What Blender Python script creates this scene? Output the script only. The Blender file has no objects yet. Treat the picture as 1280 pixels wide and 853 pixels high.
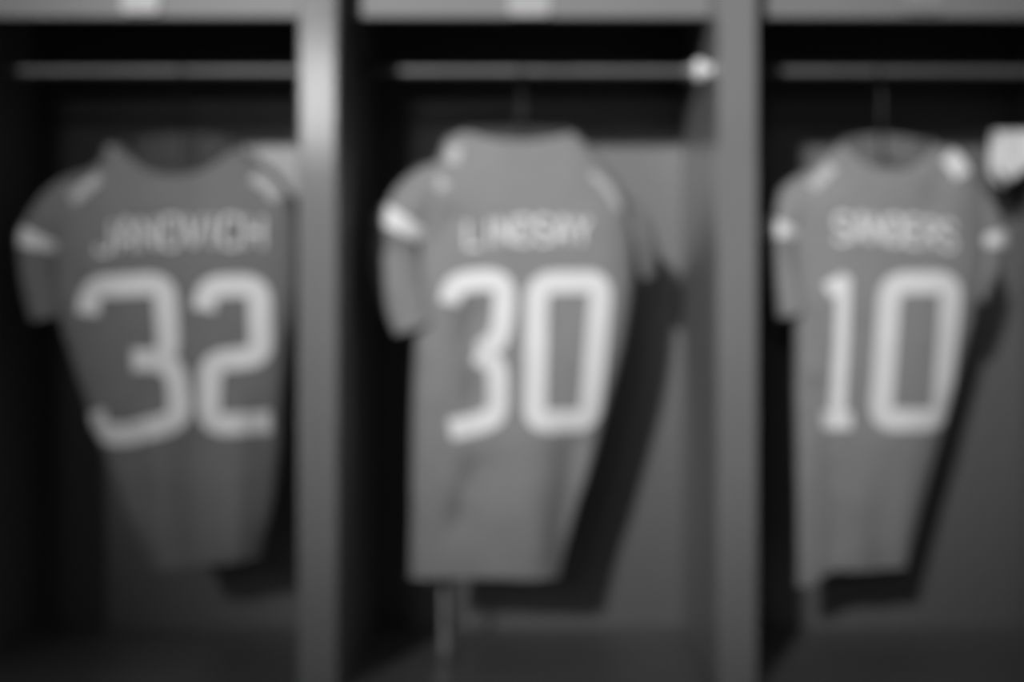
import bpy, bmesh, math, random
from mathutils import Vector, noise

# ------------------------------------------------------------------ camera, light, exposure
scene = bpy.context.scene
COL = scene.collection
ZC = 1.30            # eye height
DIST = 2.09          # camera to the front faces of the locker dividers (plane y = 0)
PXM = 870.0          # image pixels per metre on that plane
VX, VY = 657.0, 430.0
FPX = PXM * DIST

cd = bpy.data.cameras.new('camera')
cam = bpy.data.objects.new('camera', cd)
COL.objects.link(cam)
cam.location = (0, -DIST, ZC)
cam.rotation_euler = (math.radians(90), 0, 0)
cd.sensor_width = 36.0
cd.lens = FPX / 1280.0 * 36.0
cd.shift_x = (640 - VX) / 1280.0
cd.shift_y = (VY - 426.5) / 1280.0
cd.clip_start = 0.02
cd.dof.use_dof = True                 # the photograph is out of focus all over: focused far too near
cd.dof.focus_distance = 0.5
cd.dof.aperture_fstop = 5.7
scene.camera = cam

scene.view_settings.view_transform = 'Standard'
scene.view_settings.look = 'None'
scene.view_settings.gamma = 1.0
scene.view_settings.use_curve_mapping = False
scene.view_settings.exposure = 0.0

world = bpy.data.worlds.new('dim_room')
scene.world = world
world.use_nodes = True
world.node_tree.nodes['Background'].inputs['Color'].default_value = (1, 1, 1, 1)
world.node_tree.nodes['Background'].inputs['Strength'].default_value = 0.06


def spot(name, loc, target, watts, angle, blend, radius):
    ld = bpy.data.lights.new(name, 'SPOT')
    ld.energy = watts
    ld.spot_size = math.radians(angle)
    ld.spot_blend = blend
    ld.shadow_soft_size = radius
    o = bpy.data.objects.new(name, ld)
    COL.objects.link(o)
    o.location = loc
    o.rotation_euler = (Vector(target) - Vector(loc)).to_track_quat('-Z', 'Y').to_euler()
    return o


# main ceiling spotlight, high to the left behind the photographer
KD = 14.0
spot('ceiling_spotlight', (-0.305 * KD - 0.05, -KD, ZC + 0.49 + 0.314 * KD), (0.09, 0.2, ZC + 0.47), 9700, 8.3, 1.0, 0.40)
# weaker second lamp nearer the lockers (its reflection shows on one divider)
LD = 10.0
spot('ceiling_lamp', (-0.30 - 0.1435 * LD, -LD, ZC + 0.355 + 0.170 * LD), (0.0, 0.2, ZC + 0.25), 105, 15, 1.0, 0.42)


# ------------------------------------------------------------------ helpers
def scale_at(y):
    return DIST / (DIST + y)


def wx(px, y):
    return (px - VX) / (PXM * scale_at(y))


def wz(py, y):
    return ZC + (VY - py) / (PXM * scale_at(y))


def material(name, base, rough=0.6, var=0.12, nscale=12.0, bump=0.0, bscale=200.0, spec=0.5, metal=0.0, stretch=(1, 1, 1), coat=0.0):
    m = bpy.data.materials.new(name)
    m.use_nodes = True
    nt = m.node_tree
    b = nt.nodes['Principled BSDF']
    tc = nt.nodes.new('ShaderNodeTexCoord')
    mp = nt.nodes.new('ShaderNodeMapping')
    mp.inputs['Scale'].default_value = stretch
    nt.links.new(tc.outputs['Object'], mp.inputs['Vector'])
    n = nt.nodes.new('ShaderNodeTexNoise')
    n.inputs['Scale'].default_value = nscale
    n.inputs['Detail'].default_value = 4
    nt.links.new(mp.outputs['Vector'], n.inputs['Vector'])
    r = nt.nodes.new('ShaderNodeValToRGB')
    lo, hi = base * (1 - var), base * (1 + var)
    r.color_ramp.elements[0].position = 0.3
    r.color_ramp.elements[1].position = 0.7
    r.color_ramp.elements[0].color = (lo, lo, lo, 1)
    r.color_ramp.elements[1].color = (hi, hi, hi, 1)
    nt.links.new(n.outputs['Fac'], r.inputs['Fac'])
    nt.links.new(r.outputs['Color'], b.inputs['Base Color'])
    b.inputs['Roughness'].default_value = rough
    b.inputs['Specular IOR Level'].default_value = spec
    b.inputs['Metallic'].default_value = metal
    b.inputs['Coat Weight'].default_value = coat
    if bump > 0:
        n2 = nt.nodes.new('ShaderNodeTexNoise')
        n2.inputs['Scale'].default_value = bscale
        nt.links.new(mp.outputs['Vector'], n2.inputs['Vector'])
        bp = nt.nodes.new('ShaderNodeBump')
        bp.inputs['Strength'].default_value = bump
        bp.inputs['Distance'].default_value = 0.002
        nt.links.new(n2.outputs['Fac'], bp.inputs['Height'])
        nt.links.new(bp.outputs['Normal'], b.inputs['Normal'])
    return m


M = {
    'post': material('satin_painted_post', 0.23, 0.115, 0.04, 6, spec=0.5),
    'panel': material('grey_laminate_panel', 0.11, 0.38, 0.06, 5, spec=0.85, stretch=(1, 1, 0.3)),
    'side': material('grey_laminate_side', 0.24, 0.35, 0.05, 5, spec=0.4),
    'header': material('grey_header_board', 0.20, 0.45, 0.05, 5, spec=0.3),
    'seat': material('dark_seat_board', 0.20, 0.5, 0.08, 7, spec=0.3),
    'rod': material('brushed_steel_rod', 0.20, 0.55, 0.08, 30, metal=0.75),
    'flange': material('bright_flange', 0.92, 0.35, 0.03, 20),
    'plate_dull': material('dull_name_plate', 0.24, 0.4, 0.05, 30),
    'plate': material('pale_name_plate', 0.36, 0.4, 0.05, 30),
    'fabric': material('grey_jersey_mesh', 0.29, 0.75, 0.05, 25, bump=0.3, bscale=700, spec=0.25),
    'fabric_shaded': material('grey_jersey_mesh_shaded', 0.215, 0.75, 0.05, 25, bump=0.3, bscale=700, spec=0.25),  # same jersey cloth, with the dimmer light put into its colour
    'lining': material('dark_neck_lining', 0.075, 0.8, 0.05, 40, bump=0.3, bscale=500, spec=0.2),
    'lining_lit': material('neck_lining_lit', 0.16, 0.8, 0.05, 40, bump=0.3, bscale=500, spec=0.2),  # same dark collar cloth, with the brighter light put into its colour
    'white': material('white_twill', 0.90, 0.6, 0.03, 30, bump=0.15, bscale=600, spec=0.3),
    'pale': material('pale_stripe_highlight_twill', 0.55, 0.6, 0.04, 30, bump=0.15, bscale=600, spec=0.3),
    'hanger': material('dark_hanger_plastic', 0.05, 0.4, 0.1, 20),
    'wire': material('hanger_wire', 0.04, 0.35, 0.1, 30, metal=0.8),
    'card': material('white_card', 0.9, 0.55, 0.02, 20),
    'strap': material('pale_webbing', 0.36, 0.7, 0.06, 60, bump=0.3, bscale=400),
    'floor': material('dark_carpet', 0.06, 0.95, 0.3, 150, bump=0.5, bscale=300),
    'wall': material('grey_wall_paint', 0.20, 0.8, 0.06, 4),
}


def link(name, bm, mat, parent=None, smooth=False, origin=(0, 0, 0)):
    me = bpy.data.meshes.new(name)
    bmesh.ops.recalc_face_normals(bm, faces=bm.faces)
    bm.to_mesh(me)
    bm.free()
    if smooth:
        for p in me.polygons:
            p.use_smooth = True
        me.set_sharp_from_angle(angle=math.radians(48))
    me.materials.append(mat)
    o = bpy.data.objects.new(name, me)
    COL.objects.link(o)
    o.parent = parent
    o.location = origin
    return o


def thing(name, label, cat, loc=(0, 0, 0), group=None):
    o = bpy.data.objects.new(name, None)
    COL.objects.link(o)
    o.location = loc
    o.empty_display_size = 0.1
    return tag(o, label, cat, group)


def tag(o, label, cat, group=None):
    o['label'] = label
    o['category'] = cat
    if group:
        o['group'] = group
    return o


def box(bm, x0, x1, y0, y1, z0, z1, bevel=0.0):
    r = bmesh.ops.create_cube(bm, size=1.0)
    vs = r['verts']
    for v in vs:
        v.co = Vector((x0 + (v.co.x + .5) * (x1 - x0), y0 + (v.co.y + .5) * (y1 - y0), z0 + (v.co.z + .5) * (z1 - z0)))
    if bevel > 0:
        es = list({e for v in vs for e in v.link_edges})
        bmesh.ops.bevel(bm, geom=es, offset=bevel, segments=2, affect='EDGES', profile=0.5)
    return bm


def nbox(*a, **k):
    return box(bmesh.new(), *a, **k)


def tube(bm, pts, rad, seg=14, cap=True):
    pts = [Vector(p) for p in pts]
    rings = []
    for i, p in enumerate(pts):
        d = (pts[min(i + 1, len(pts) - 1)] - pts[max(i - 1, 0)]).normalized()
        up = Vector((0, 1, 0)) if abs(d.y) < 0.9 else Vector((0, 0, 1))
        a = d.cross(up).normalized()
        b = d.cross(a).normalized()
        rr = rad[i] if isinstance(rad, (list, tuple)) else rad
        rings.append([bm.verts.new(p + (a * math.cos(2 * math.pi * k / seg) + b * math.sin(2 * math.pi * k / seg)) * rr) for k in range(seg)])
    for r0, r1 in zip(rings, rings[1:]):
        for k in range(seg):
            bm.faces.new((r0[k], r0[(k + 1) % seg], r1[(k + 1) % seg], r1[k]))
    if cap:
        bm.faces.new(rings[0])
        bm.faces.new(list(reversed(rings[-1])))
    return bm


def lerp_table(tab, t):
    """smooth interpolation in rows (t, a, b, ...) sorted by t"""
    if t <= tab[0][0]:
        return tab[0][1:]
    if t >= tab[-1][0]:
        return tab[-1][1:]
    for i in range(len(tab) - 1):
        if tab[i][0] <= t <= tab[i + 1][0]:
            t0, t1 = tab[i][0], tab[i + 1][0]
            f = (t - t0) / (t1 - t0)
            out = []
            for c in range(1, len(tab[0])):
                p1, p2 = tab[i][c], tab[i + 1][c]
                m = (p2 - p1)
                m0 = m if i == 0 else 0.5 * (p2 - tab[i - 1][c]) * (t1 - t0) / (t1 - tab[i - 1][0]) * 2
                m1 = m if i + 2 >= len(tab) else 0.5 * (tab[i + 2][c] - p1) * (t1 - t0) / (tab[i + 2][0] - t0) * 2
                h = (2 * f ** 3 - 3 * f ** 2 + 1) * p1 + (f ** 3 - 2 * f ** 2 + f) * m0 + (-2 * f ** 3 + 3 * f ** 2) * p2 + (f ** 3 - f ** 2) * m1
                out.append(h)
            return tuple(out)


# ------------------------------------------------------------------ setting
fl = link('floor', nbox(-3.5, 3.5, -7.0, 0.75, -0.02, 0.0), M['floor'])
fl['kind'] = 'structure'
wl = link('wall_back', nbox(-3.5, 3.5, 0.56, 0.66, 0.0, 3.2), M['wall'])
wl['kind'] = 'structure'

# ------------------------------------------------------------------ lockers
DEPTH = 0.50
PITCH = 0.604
DIVC = -0.2989
HALF = 0.0285
HY = 0.090                              # header board stands back from the divider fronts
Z_SEAT = ZC - 0.506
Z_HEAD = wz(22, HY)
Z_TOP = Z_HEAD + 0.26
ROD_Y = 0.25
ROD_Z = wz(89, ROD_Y)


def divider_x(k):
    return DIVC + PITCH * (k - 1)


def locker(k, label, plate_px, plate_mat):
    x0 = divider_x(k) + HALF            # left inner face
    x1 = divider_x(k + 1) - HALF        # right inner face
    xm = (x0 + x1) / 2
    root = thing('locker_stall', label, 'locker', (xm, 0.25, 0), 'locker stalls in the row')
    o = (-xm, -0.25, 0)
    link('back_panel', nbox(x0, x1, DEPTH, DEPTH + 0.02, Z_SEAT, Z_TOP), M['panel'], root, origin=o)
    # divider on the right of this stall: side board and a rounded front post
    for kk in ((k, k + 1) if k == 0 else (k + 1,)):
        c = divider_x(kk)
        d = link('divider', nbox(c - HALF, c + HALF, 0.03, DEPTH + 0.02, 0.0, Z_TOP), M['side'], root, origin=o)
        link('front_post', nbox(c - HALF, c + HALF, 0.0, 0.03, 0.0, Z_TOP, bevel=0.005), M['post'], d)
    hb = link('header_board', nbox(x0, x1, HY, HY + 0.022, Z_HEAD, Z_TOP - 0.02, bevel=0.002), M['header'], root, origin=o)
    link('top_board', nbox(x0, x1, HY + 0.022, DEPTH, Z_TOP - 0.02, Z_TOP), M['side'], root, origin=o)
    link('seat_board', nbox(x0, x1, -0.0, DEPTH, Z_SEAT - 0.03, Z_SEAT, bevel=0.003), M['seat'], root, origin=o)
    link('base_panel', nbox(x0, x1, 0.03, 0.05, 0.08, Z_SEAT - 0.03, bevel=0.002), M['panel'], root, origin=o)
    link('kick_board', nbox(x0, x1, 0.07, 0.09, 0.0, 0.08), M['side'], root, origin=o)
    # name plate on the header, rounded ends
    pa, pb, pz0, pz1 = wx(plate_px[0], HY), wx(plate_px[1], HY), wz(plate_px[3], HY), wz(plate_px[2], HY)
    bm = nbox(pa, pb, HY - 0.006, HY + 0.001, pz0, pz1)
    es = [e for e in bm.edges if abs(e.verts[0].co.x - e.verts[1].co.x) < 1e-6 and abs(e.verts[0].co.z - e.verts[1].co.z) < 1e-6]
    bmesh.ops.bevel(bm, geom=es, offset=0.008, segments=5, affect='EDGES', profile=0.5)
    link('name_plate', bm, plate_mat, hb)
    # clothes rod with an end flange on each side wall
    rod = link('clothes_rod', tube(bmesh.new(), [(x0 + 0.004, ROD_Y, ROD_Z), (xm, ROD_Y, ROD_Z), (x1 - 0.004, ROD_Y, ROD_Z)], 0.0085, 20), M['rod'], root, True, o)
    for xa, xb, xc in ((x0, x0 + 0.006, x0 + 0.020), (x1, x1 - 0.006, x1 - 0.020)):
        bm = bmesh.new()
        tube(bm, [(xa, ROD_Y, ROD_Z), (xb, ROD_Y, ROD_Z), (xb, ROD_Y, ROD_Z), (xc, ROD_Y, ROD_Z)], [0.020, 0.020, 0.0165, 0.0150], 24)
        link('rod_flange', bm, M['rod'], rod)
    # round white knob on the right side board
    if k == 0:
        return root
    ky, kz = 0.085, wz(88, 0.085)
    bm = bmesh.new()
    tube(bm, [(x1, ky, kz), (x1 - 0.006, ky, kz), (x1 - 0.010, ky, kz), (x1 - 0.018, ky, kz), (x1 - 0.024, ky, kz), (x1 - 0.026, ky, kz)], [0.009, 0.009, 0.015, 0.017, 0.013, 0.006], 20)
    link('side_knob', bm, M['flange'], root, True, o)
    return root


locker(0, 'dark grey open locker stall holding the number 32 jersey', (153, 200, -22, 17), M['plate'])
locker(1, 'grey open locker stall between two dividers, holding the number 30 jersey', (636, 688, -8, 21), M['plate'])
locker(2, 'grey open locker stall holding the number 10 jersey', (1128, 1178, -22, 16), M['plate_dull'])

# ------------------------------------------------------------------ jerseys
GLYPH = {  # stroke letters in a 1 x 1 cell, y up
    'A': [[(0, 0), (.2, .6), (.38, 1), (.62, 1), (.8, .6), (1, 0)], [(.17, .34), (.83, .34)]],
    'C': [[(1, .78), (.85, 1), (.2, 1), (0, .8), (0, .2), (.2, 0), (.85, 0), (1, .22)]],
    'D': [[(0, 0), (0, 1), (.72, 1), (1, .75), (1, .25), (.72, 0), (0, 0)]],
    'E': [[(1, 1), (0, 1), (0, 0), (1, 0)], [(0, .52), (.8, .52)]],
    'H': [[(0, 0), (0, 1)], [(1, 0), (1, 1)], [(0, .5), (1, .5)]],
    'I': [[(.5, 0), (.5, 1)]],
    'J': [[(1, 1), (1, .22), (.8, 0), (.2, 0), (0, .25)]],
    'L': [[(0, 1), (0, 0), (1, 0)]],
    'N': [[(0, 0), (0, 1), (1, 0), (1, 1)]],
    'O': [[(.2, 0), (0, .2), (0, .8), (.2, 1), (.8, 1), (1, .8), (1, .2), (.8, 0), (.2, 0)]],
    'R': [[(0, 0), (0, 1), (.75, 1), (1, .82), (1, .62), (.75, .45), (0, .45)], [(.5, .45), (1, 0)]],
    'S': [[(1, .8), (.8, 1), (.2, 1), (0, .82), (0, .66), (.2, .53), (.8, .47), (1, .34), (1, .18), (.8, 0), (.2, 0), (0, .2)]],
    'V': [[(0, 1), (.5, 0), (1, 1)]],
    'Y': [[(0, 1), (.5, .48), (1, 1)], [(.5, .48), (.5, 0)]],
}


def round_path(pts, rad, closed=False):
    """fillet the corners of a polyline"""
    pts = [Vector(p) for p in pts]
    n = len(pts)
    out = []
    for i, p in enumerate(pts):
        if not closed and i in (0, n - 1):
            out.append(p)
            continue
        a, b = pts[(i - 1) % n], pts[(i + 1) % n]
        ra = min(rad, (a - p).length * 0.48)
        rb = min(rad, (b - p).length * 0.48)
        s, e = p + (a - p).normalized() * ra, p + (b - p).normalized() * rb
        for k in range(6):
            f = k / 5
            out.append(s * (1 - f) ** 2 + p * 2 * f * (1 - f) + e * f * f)
    if closed:
        out.append(out[0].copy())
    return out


def resample(pts, step):
    out = [pts[0]]
    for a, b in zip(pts, pts[1:]):
        L = (b - a).length
        k = max(1, int(math.ceil(L / step)))
        for j in range(1, k + 1):
            if L > 1e-9:
                out.append(a + (b - a) * j / k)
    return out


def stroke(bm, pts, hw, F, lift, closed=False, across=4, step=0.006):
    """a raised ribbon of half-width hw laid along pts (x, z) on the cloth surface y = F(x, z)"""
    pts = resample(pts, step)
    rings = []
    n = len(pts)
    for i, p in enumerate(pts):
        if closed:
            d = pts[(i + 1) % (n - 1)] - pts[(i - 1) % (n - 1)]
        else:
            d = pts[min(i + 1, n - 1)] - pts[max(i - 1, 0)]
        d = d.normalized()
        nn = Vector((-d.y, d.x))
        ring = []
        for k in range(across + 1):
            q = p + nn * hw * (2 * k / across - 1)
            ring.append((q.x, F(q.x, q.y) - lift, q.y))
        q0, q1 = ring[0], ring[-1]
        ring = [(q0[0], q0[1] + lift + 0.001, q0[2])] + ring + [(q1[0], q1[1] + lift + 0.001, q1[2])]
        rings.append([bm.verts.new(c) for c in ring])
    for r0, r1 in zip(rings, rings[1:]):
        for k in range(len(r0) - 1):
            bm.faces.new((r0[k], r0[k + 1], r1[k + 1], r1[k]))
    if not closed:
        bm.faces.new(rings[0])
        bm.faces.new(rings[-1])
    return bm


def jersey(label, yc, rows, folds, neck_dip, sleeves, digits, name, shoulders, seed, tail=(0, 0), cloth='fabric', lining='lining'):
    """rows: (py, xl, xr, half thickness) from hem up to collar, measured at the depth of the front cloth"""
    yf = yc - 0.045
    X = lambda px: wx(px, yf)
    Z = lambda py: wz(py, yf)
    K = 1.0 / (PXM * scale_at(yf))      # metres per pixel there
    tab = sorted((Z(r[0]), X(r[1]), X(r[2]), r[3]) for r in rows)
    z0, z1 = tab[0][0], tab[-1][0]
    xm0 = (tab[0][1] + tab[0][2]) / 2
    root = thing('football_jersey', label, 'jersey', (xm0, yc, z0), 'jerseys hanging in the lockers')
    org = (-xm0, -yc, -z0)
    fl_ = [(X(a), Z(b), X(c), Z(d), w * K, amp) for a, b, c, d, w, amp in folds]

    def fold(x, z):
        s = 0.0
        for xa, za, xb, zb, w, amp in fl_:
            dx, dz = xb - xa, zb - za
            L2 = dx * dx + dz * dz
            t = ((x - xa) * dx + (z - za) * dz) / L2
            tt = min(1, max(0, t))
            d2 = (x - xa - dx * tt) ** 2 + (z - za - dz * tt) ** 2
            s -= amp * math.exp(-d2 / (w * w))
        s += 0.006 * noise.noise(Vector((x * 7 + seed, seed * 1.7, z * 3.2)))
        s += 0.0025 * noise.noise(Vector((x * 22 + seed, seed * 2.7, z * 12)))
        low = max(0.0, min(1.0, (z0 + 0.42 - z) / 0.42))     # loose drapery folds towards the hem
        s += 0.013 * low * noise.noise(Vector((x * 17 + seed * 3, seed, z * 1.6)))
        s += 0.006 * noise.noise(Vector((x * 9 + z * 7 + seed, seed * 4.1, z * 4)))
        return s

    def F(x, z):
        xl, xr, th = lerp_table(tab, z)
        u = (2 * x - xl - xr) / (xr - xl)
        u = max(-1, min(1, u))
        return yc - th * (1 - abs(u) ** 2.6) ** (1 / 2.6) + fold(x, z) * (1 - u ** 6)

    # torso: closed loops from the hem to the neck
    bm = bmesh.new()
    NR, NS = 70, 56
    rings = []
    dip = neck_dip * K
    for i in range(NR + 1):
        f = i / NR
        z = z0 + (z1 - z0) * f
        xl, xr, th = lerp_table(tab, z)
        ring = []
        wtop = max(0.0, (f - 0.86) / 0.14) ** 2
        for k in range(NS):
            a = 2 * math.pi * k / NS
            u = math.cos(a)
            u = math.copysign(abs(u) ** 0.85, u)
            x = (xl + xr) / 2 + u * (xr - xl) / 2
            if math.sin(a) <= 0:
                y = F(x, z)
                dd = dip
            else:
                y = yc + th * (1 - abs(u) ** 2.6) ** (1 / 2.6) + 0.5 * fold(x, z) * (1 - u ** 6)
                dd = -dip * 0.30
            zz = z - dd * wtop * max(0, 1 - u * u)
            if f < 0.2:                       # the hem hangs lower at one side
                g = (1 - f / 0.2)
                zz -= K * g * (tail[0] * max(0.0, min(1.0, (-u - 0.45) / 0.3)) - tail[1] * (u + 1) / 2)
            if f < 0.1:
                zz += 0.006 * noise.noise(Vector((x * 9 + seed, y * 9, 3.3))) * (1 - f / 0.1)
            ring.append(bm.verts.new((x, y, zz)))
        rings.append(ring)
    for r0, r1 in zip(rings, rings[1:]):
        for k in range(NS):
            bm.faces.new((r0[k], r0[(k + 1) % NS], r1[(k + 1) % NS], r1[k]))
    top = [v.co.copy() for v in rings[-1]]
    hem = [v.co.copy() for v in rings[0]]
    link('torso', bm, M[cloth], root, True, org)
    # lining sewn inside the far side of the neck, seen over the near neckline
    bm = bmesh.new()
    far = [k for k in range(NS) if math.sin(2 * math.pi * k / NS) > 0.12]
    cols_ = []
    for k in far:
        c = top[k]
        cols_.append([bm.verts.new((c.x, c.y - 0.004 + dy_, c.z - dz_ * K)) for dz_, dy_ in ((0, 0), (20, -.001), (44, -.002), (70, -.003))])
    for c0, c1 in zip(cols_, cols_[1:]):
        for q in range(3):
            bm.faces.new((c0[q], c0[q + 1], c1[q + 1], c1[q]))
    link('neck_lining', bm, M[lining], root, True, org)
    # collar: a ribbed band round the neck opening
    bm = bmesh.new()
    tube(bm, top + [top[0]], 0.0055, 8, cap=False)
    link('collar', bm, M[lining], root, True, org)
    bm = bmesh.new()
    tube(bm, hem + [hem[0]], 0.0028, 6, cap=False)
    link('hem', bm, M[cloth], root, True, org)

    # sleeves
    for s in sleeves:
        ax = [(i, X(p[0]), Z(p[1]), p[2] * K, yc + s.get('dy', 0) * i / (len(s['axis']) - 1)) for i, p in enumerate(s['axis'])]
        nmax = len(ax) - 1

        def section(t, grow=0.0, seg=28):
            x, z, hw, y = lerp_table(ax, t)
            x2, z2, _, _ = lerp_table(ax, min(nmax, t + 0.02))
            x3, z3, _, _ = lerp_table(ax, max(0, t - 0.02))
            d = Vector((x2 - x3, z2 - z3)).normalized()
            nx, nz = -d.y, d.x
            out = []
            thk = s.get('thick', 0.036)
            for k in range(seg):
                a = 2 * math.pi * k / seg
                w = (hw + grow) * math.cos(a)
                yy = (thk + grow) * math.sin(a)
                if s.get('crease') and math.sin(a) < 0:
                    yy += 0.030 * math.exp(-((t - s['crease']) / 0.16) ** 2) * -math.sin(a) * max(0.0, math.cos(a + math.radians(s.get('side', 0))))
                wob = 0.005 * noise.noise(Vector((a * 1.2, t * 3.1 + seed, seed)))
                out.append(Vector((x + nx * w, y + yy + wob * math.sin(a), z + nz * w)))
            return out

        bm = bmesh.new()
        NT = 22
        rr = []
        for i in range(NT + 1):
            t = nmax * i / NT
            rr.append([bm.verts.new(c) for c in section(t, 0.0)])
        rr.append([bm.verts.new(c) for c in section(nmax, -0.004)])
        rr.append([bm.verts.new(c) for c in section(nmax - 0.35, -0.006)])
        for r0, r1 in zip(rr, rr[1:]):
            for k in range(28):
                bm.faces.new((r0[k], r0[(k + 1) % 28], r1[(k + 1) % 28], r1[k]))
        bm.faces.new(rr[0])
        sl = link('sleeve', bm, M[cloth], root, True, org)
        if not s['stripe']:
            continue
        a0, a1 = s['stripe']
        bm = bmesh.new()
        rr = []
        for t, g in ((a0, 0.0), (a0, 0.0025), ((a0 + a1) / 2, 0.0028), (a1, 0.0025), (a1, 0.0)):
            rr.append([bm.verts.new(c) for c in section(t, g)])
        for r0, r1 in zip(rr, rr[1:]):
            for k in range(28):
                bm.faces.new((r0[k], r0[(k + 1) % 28], r1[(k + 1) % 28], r1[k]))
        st = link('sleeve_stripe', bm, M['white'], sl, True)
        st['label'] = 'white band around the sleeve'

    # number
    for hwpx, paths in digits:
        bm = bmesh.new()
        for n, (pts, closed, *own) in enumerate(paths):
            hw_ = (own[0] if own else hwpx) * K
            p = [(X(a), Z(b)) for a, b in pts]
            stroke(bm, round_path(p, 20 * K, closed), hw_, F, 0.0024 + 0.0003 * n, closed)
        dg = link('number_digit', bm, M['white'], root, True, org)
        dg['label'] = 'white block digit'
    # name over the number: baseline from (x0, y0) to (x1, y1) with a little sag
    text, lx0, ly0, lx1, ly1, hpx, lw, arch = name
    units = [0.45 if c == 'I' else 1.0 for c in text]
    gap = 0.38
    total = sum(units) + gap * (len(text) - 1)
    cur = 0.0
    for c, u in zip(text, units):
        bm = bmesh.new()
        for path in GLYPH[c]:
            pp = []
            for gx, gy in path:
                if c == 'I':
                    gx = 0.5
                f = (cur + gx * u) / total
                px = lx0 + (lx1 - lx0) * f
                py = ly0 + (ly1 - ly0) * f - arch * (1 - (2 * f - 1) ** 2)
                pp.append(Vector((X(px), Z(py - gy * hpx))))
            closed = (pp[0] - pp[-1]).length < 1e-6
            if closed:
                pp = pp[:-1]
            stroke(bm, round_path(pp, 3 * K, closed), lw * K, F, 0.0022, closed, across=2, step=0.008)
        link('letter', bm, M['white'], root, False, org)
        cur += u + gap
    # shoulder stripes, and shoulder highlights laid on as pale pieces
    for pts, hwpx, mk in shoulders:
        bm = bmesh.new()
        stroke(bm, round_path([(X(a), Z(b)) for a, b in pts], 12 * K), hwpx * K, F, 0.002)
        link('shoulder_stripe_highlight', bm, M[mk], root, True, org)
    return root, tab, F


Y_J = 0.215
j32 = jersey('grey jersey with white number 32 hanging in the dark locker stall', 0.262,
    [(715, 182, 320, .030), (650, 152, 334, .036), (560, 118, 345, .042), (500, 97, 348, .046), (430, 74, 356, .050), (400, 66, 362, .052),
     (320, 60, 368, .055), (260, 62, 366, .056), (225, 80, 352, .052), (204, 108, 330, .046), (188, 128, 306, .042), (174, 142, 292, .040)],
    [(200, 540, 205, 715, 26, .014), (300, 520, 292, 700, 26, .016), (245, 560, 250, 720, 22, -.012), (130, 420, 170, 620, 22, -.010), (70, 330, 130, 390, 16, -.008)],
    42,
    [dict(axis=[(128, 238, 36), (74, 257, 36), (38, 310, 30), (50, 398, 26)], stripe=(1.72, 2.0), dy=0.01),
     dict(axis=[(306, 238, 36), (358, 300, 27), (358, 395, 20)], stripe=(0.93, 1.17), dy=0.10)],
    [(14, [([(109, 393), (114, 360), (208, 355), (213, 436), (202, 450)], False), ([(166, 450), (202, 450), (222, 466), (226, 526), (150, 546), (120, 540), (114, 515)], False)]),
     (14, [([(256, 388), (262, 359), (324, 357), (326, 446), (264, 452), (262, 531), (336, 528)], False)])],
    ('JANOVICH', 122, 318, 328, 310, 38, 2.2, 4),
    [([(88, 250), (106, 236), (124, 221)], 8, 'pale'), ([(316, 220), (336, 232), (346, 248)], 8, 'pale')], 3.1, tail=(0, 16), cloth='fabric_shaded')

j30 = jersey('grey jersey with white number 30, folded at the left, hanging between two dividers', Y_J,
    [(724, 509, 700, .030), (640, 511, 722, .036), (600, 511, 736, .038), (500, 513, 764, .045), (420, 517, 784, .050), (330, 522, 796, .055),
     (270, 524, 790, .056), (235, 528, 780, .054), (208, 538, 762, .050), (188, 548, 745, .046), (168, 556, 728, .042), (158, 580, 715, .036)],
    [(592, 588, 574, 655, 14, -.022), (668, 560, 655, 720, 32, .016), (588, 395, 596, 505, 16, -.026), (545, 250, 490, 330, 18, .012), (565, 275, 530, 320, 14, -.014),
     (720, 560, 705, 700, 18, -.012), (530, 440, 522, 640, 14, .010)],
    14,
    [dict(axis=[(580, 228, 38), (528, 244, 36), (490, 300, 31), (499, 352, 34), (520, 410, 30)], stripe=(1.50, 1.80), dy=-0.01, crease=2.12, side=40),
     dict(axis=[(728, 238, 34), (796, 285, 25), (812, 345, 16)], stripe=None, dy=0.075)],
    [(13.5, [([(562, 380), (568, 354), (618, 349), (632, 362), (626, 424), (598, 441)], False), ([(594, 441), (622, 456), (622, 520), (600, 530), (562, 538)], False)]),
     (14, [([(672, 354), (752, 352), (738, 527), (668, 527)], True)])],
    ('LINDSAY', 584, 310, 736, 306, 32, 2.3, 3),
    [([(564, 204), (570, 182)], 9, 'pale'), ([(546, 234), (556, 224)], 9, 'pale'), ([(740, 216), (762, 236), (775, 262)], 5, 'pale')], 7.4)  # second left piece is a highlight on the shoulder, built as pale cloth

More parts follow.
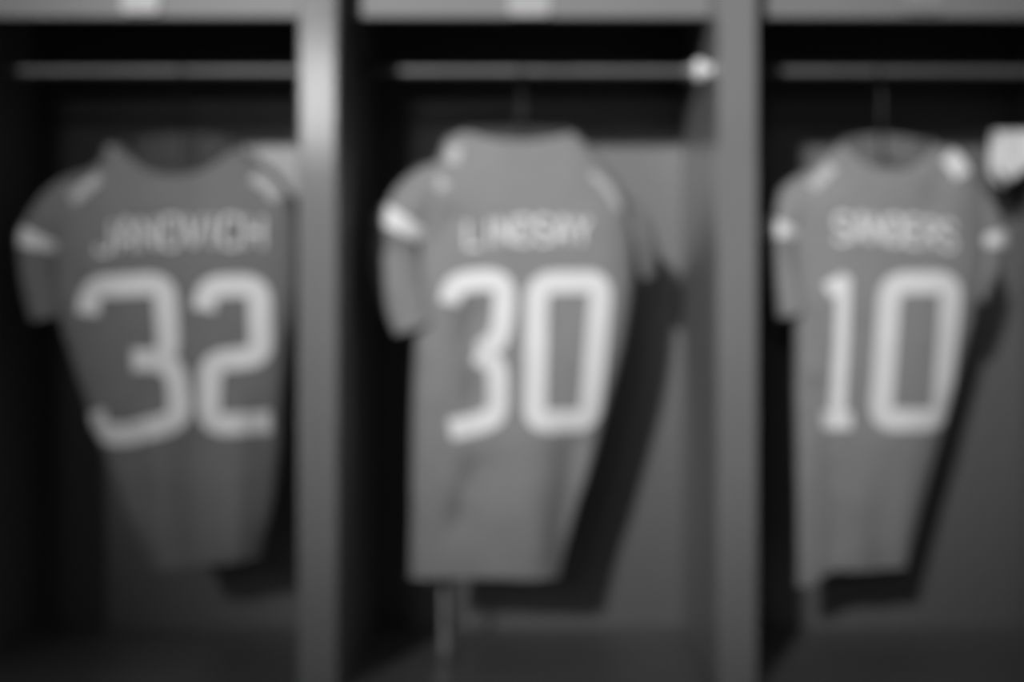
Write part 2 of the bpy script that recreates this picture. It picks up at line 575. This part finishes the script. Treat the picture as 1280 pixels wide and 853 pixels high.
j10 = jersey('grey jersey with white number 10 hanging beside the small white cloth', Y_J,
    [(714, 1003, 1142, .030), (650, 1003, 1158, .034), (600, 1002, 1171, .038), (500, 1000, 1199, .045), (450, 1000, 1212, .048), (400, 1000, 1226, .052),
     (320, 996, 1240, .055), (260, 994, 1240, .056), (225, 1004, 1234, .052), (203, 1022, 1224, .047), (187, 1042, 1210, .043), (173, 1060, 1172, .040)],
    [(1027, 490, 1026, 730, 10, -.020), (1012, 480, 1010, 730, 12, -.012), (1040, 540, 1038, 720, 14, .012), (1090, 560, 1085, 700, 22, .006), (1015, 400, 1030, 480, 14, -.010), (1180, 205, 1165, 260, 16, -.010)],
    38,
    [dict(axis=[(1048, 232, 32), (1006, 250, 30), (978, 294, 22), (996, 394, 20)], stripe=(1.75, 2.03), dy=0.0),
     dict(axis=[(1180, 230, 32), (1222, 249, 29), (1250, 304, 21), (1228, 374, 20)], stripe=(1.78, 2.05), dy=0.02)],
    [(12, [([(1054, 346), (1052, 430), (1047, 526)], False, 8.5), ([(1034, 364), (1058, 350)], False, 10), ([(1031, 526), (1064, 526)], False, 11)]),
     (14, [([(1112, 354), (1190, 354), (1180, 525), (1100, 525)], True)])],
    ('SANDERS', 1044, 303, 1192, 314, 34, 2.3, 3),
    [([(1016, 234), (1029, 219), (1042, 207)], 8, 'pale'), ([(1187, 193), (1198, 202), (1206, 219)], 12, 'white')], 12.9, tail=(24, 0), lining='lining_lit')


# ------------------------------------------------------------------ hangers
def hanger(px, label, y=Y_J):
    x = wx(px, y - 0.045)
    zt = wz(196, Y_J - 0.045)
    root = thing('clothes_hanger', label, 'hanger', (x, y, zt - 0.05), 'hangers on the clothes rods')
    o = (-x, -y, -(zt - 0.05))
    pts = []
    for i in range(21):
        f = i / 10 - 1
        pts.append((x + 0.115 * f, y, zt - 0.012 - 0.040 * abs(f) ** 1.5))
    rad = [0.013 - 0.002 * abs(i / 10 - 1) for i in range(21)]
    link('shoulder_bar', tube(bmesh.new(), pts, rad, 12), M['hanger'], root, True, o)
    rr = 0.0115
    hook = [(x, y, zt - 0.015), (x, y, zt + 0.02), (x, y + 0.012, zt + 0.035), (x, ROD_Y - 0.03, ROD_Z - 0.035), (x, ROD_Y - 0.008, ROD_Z - 0.026)]
    for i in range(15):                      # from under the rod, up its front, over and down its back
        a = math.radians(-70 - 235 * i / 14)
        hook.append((x, ROD_Y + rr * math.cos(a), ROD_Z + rr * math.sin(a)))
    link('hook', tube(bmesh.new(), hook, 0.0022, 8), M['wire'], root, True, o)
    return root


hanger(222, 'dark hanger with wire hook inside the jersey numbered 32', 0.262)
hanger(652, 'dark hanger with wire hook inside the number 30 jersey')
hanger(1112, 'hanger with wire hook inside the number 10 jersey')

# ------------------------------------------------------------------ small things
# small white cloth draped over a peg on the side board beside the number 10 jersey
YP = 0.35
xr_wall = divider_x(3) - HALF
xc0 = wx(1241, YP)
zt = wz(163, YP)
rag = thing('cloth', 'small white cloth draped over a peg beside the number 10 jersey', 'cloth', ((xc0 + xr_wall) / 2, YP, wz(222, YP)))
ro = (-(xc0 + xr_wall) / 2, -YP, -wz(222, YP))
bm = bmesh.new()
cols = []
NX = 16
for i in range(NX + 1):
    f = i / NX
    x = xc0 + (xr_wall - 0.012 - xc0) * f
    drop = (0.062 + 0.014 * math.sin(f * 5 + 0.6)) * (0.72 + 0.28 * min(1, f * 4))
    prof = []
    for j in range(7):
        g = j / 6
        prof.append((-0.010 - 0.010 * g - 0.004 * g * math.sin(9 * f), -0.004 - drop * (1 - g)))
    prof = [(p[0] - 0.006 * (1 - k / 6), p[1]) for k, p in enumerate(prof)]
    for j in range(1, 6):
        a = math.pi * (1 - j / 6)
        prof.append((0.013 * math.cos(a), -0.004 + 0.011 * math.sin(a)))
    for j in range(7):
        g = j / 6
        prof.append((0.012 + 0.008 * g + 0.003 * g * math.cos(8 * f), -0.004 - (drop + 0.006) * g))
    cols.append([bm.verts.new((x, YP + p[0], zt + p[1] - 0.007)) for p in prof])
for c0, c1 in zip(cols, cols[1:]):
    for k in range(len(c0) - 1):
        bm.faces.new((c0[k], c0[k + 1], c1[k + 1], c1[k]))
dr = link('drape', bm, M['card'], rag, True, ro)
sm = dr.modifiers.new('thickness', 'SOLIDIFY')
sm.thickness = 0.003
bm = bmesh.new()
tube(bm, [(xr_wall - 0.0008, YP, zt - 0.012), (xr_wall - 0.005, YP, zt - 0.012), (xr_wall - 0.005, YP, zt - 0.012), (xc0 + 0.006, YP, zt - 0.011), (xc0 + 0.002, YP, zt - 0.011)], [0.014, 0.014, 0.006, 0.006, 0.004], 16)
link('peg', bm, M['wire'], rag, True, ro)

# pale strap hanging down below the number 30 jersey and running forward over the seat board
ys = 0.27
bm = bmesh.new()
xs = wx(556, ys)
path = [(xs - 0.002, ys, ROD_Z - 0.25)]
for i in range(1, 13):
    f = i / 12
    path.append((xs + 0.002 * math.sin(5 * f), ys, ROD_Z - 0.25 - f * (ROD_Z - 0.25 - Z_SEAT - 0.03)))
for a in range(1, 7):
    t = a / 6 * math.pi / 2
    path.append((xs, ys - 0.03 * (1 - math.cos(t)), Z_SEAT + 0.03 - 0.0275 * math.sin(t)))
xe = wx(553, 0.085)
for i in range(1, 10):
    path.append((xs + (xe - xs) * i / 8, ys - 0.03 - (ys - 0.115) * i / 8, Z_SEAT + 0.0025))
prev = None
hw, th = 0.0085, 0.0022
n = len(path)
for i, p in enumerate(path):
    p = Vector(p)
    d = (Vector(path[min(i + 1, n - 1)]) - Vector(path[max(i - 1, 0)])).normalized()
    side = Vector((1, 0, 0))
    up = d.cross(side).normalized()
    hw = 0.003 + 0.008 * (i / n) ** 2
    ring = [bm.verts.new(p + side * a * hw + up * b * th / 2) for a, b in ((-1, -1), (1, -1), (1, 1), (-1, 1))]
    if prev:
        for k in range(4):
            bm.faces.new((prev[k], prev[(k + 1) % 4], ring[(k + 1) % 4], ring[k]))
    else:
        bm.faces.new(ring)
    prev = ring
bm.faces.new(prev)
tag(link('strap', bm, M['strap']), 'narrow pale strap hanging down below the number 30 jersey', 'strap')
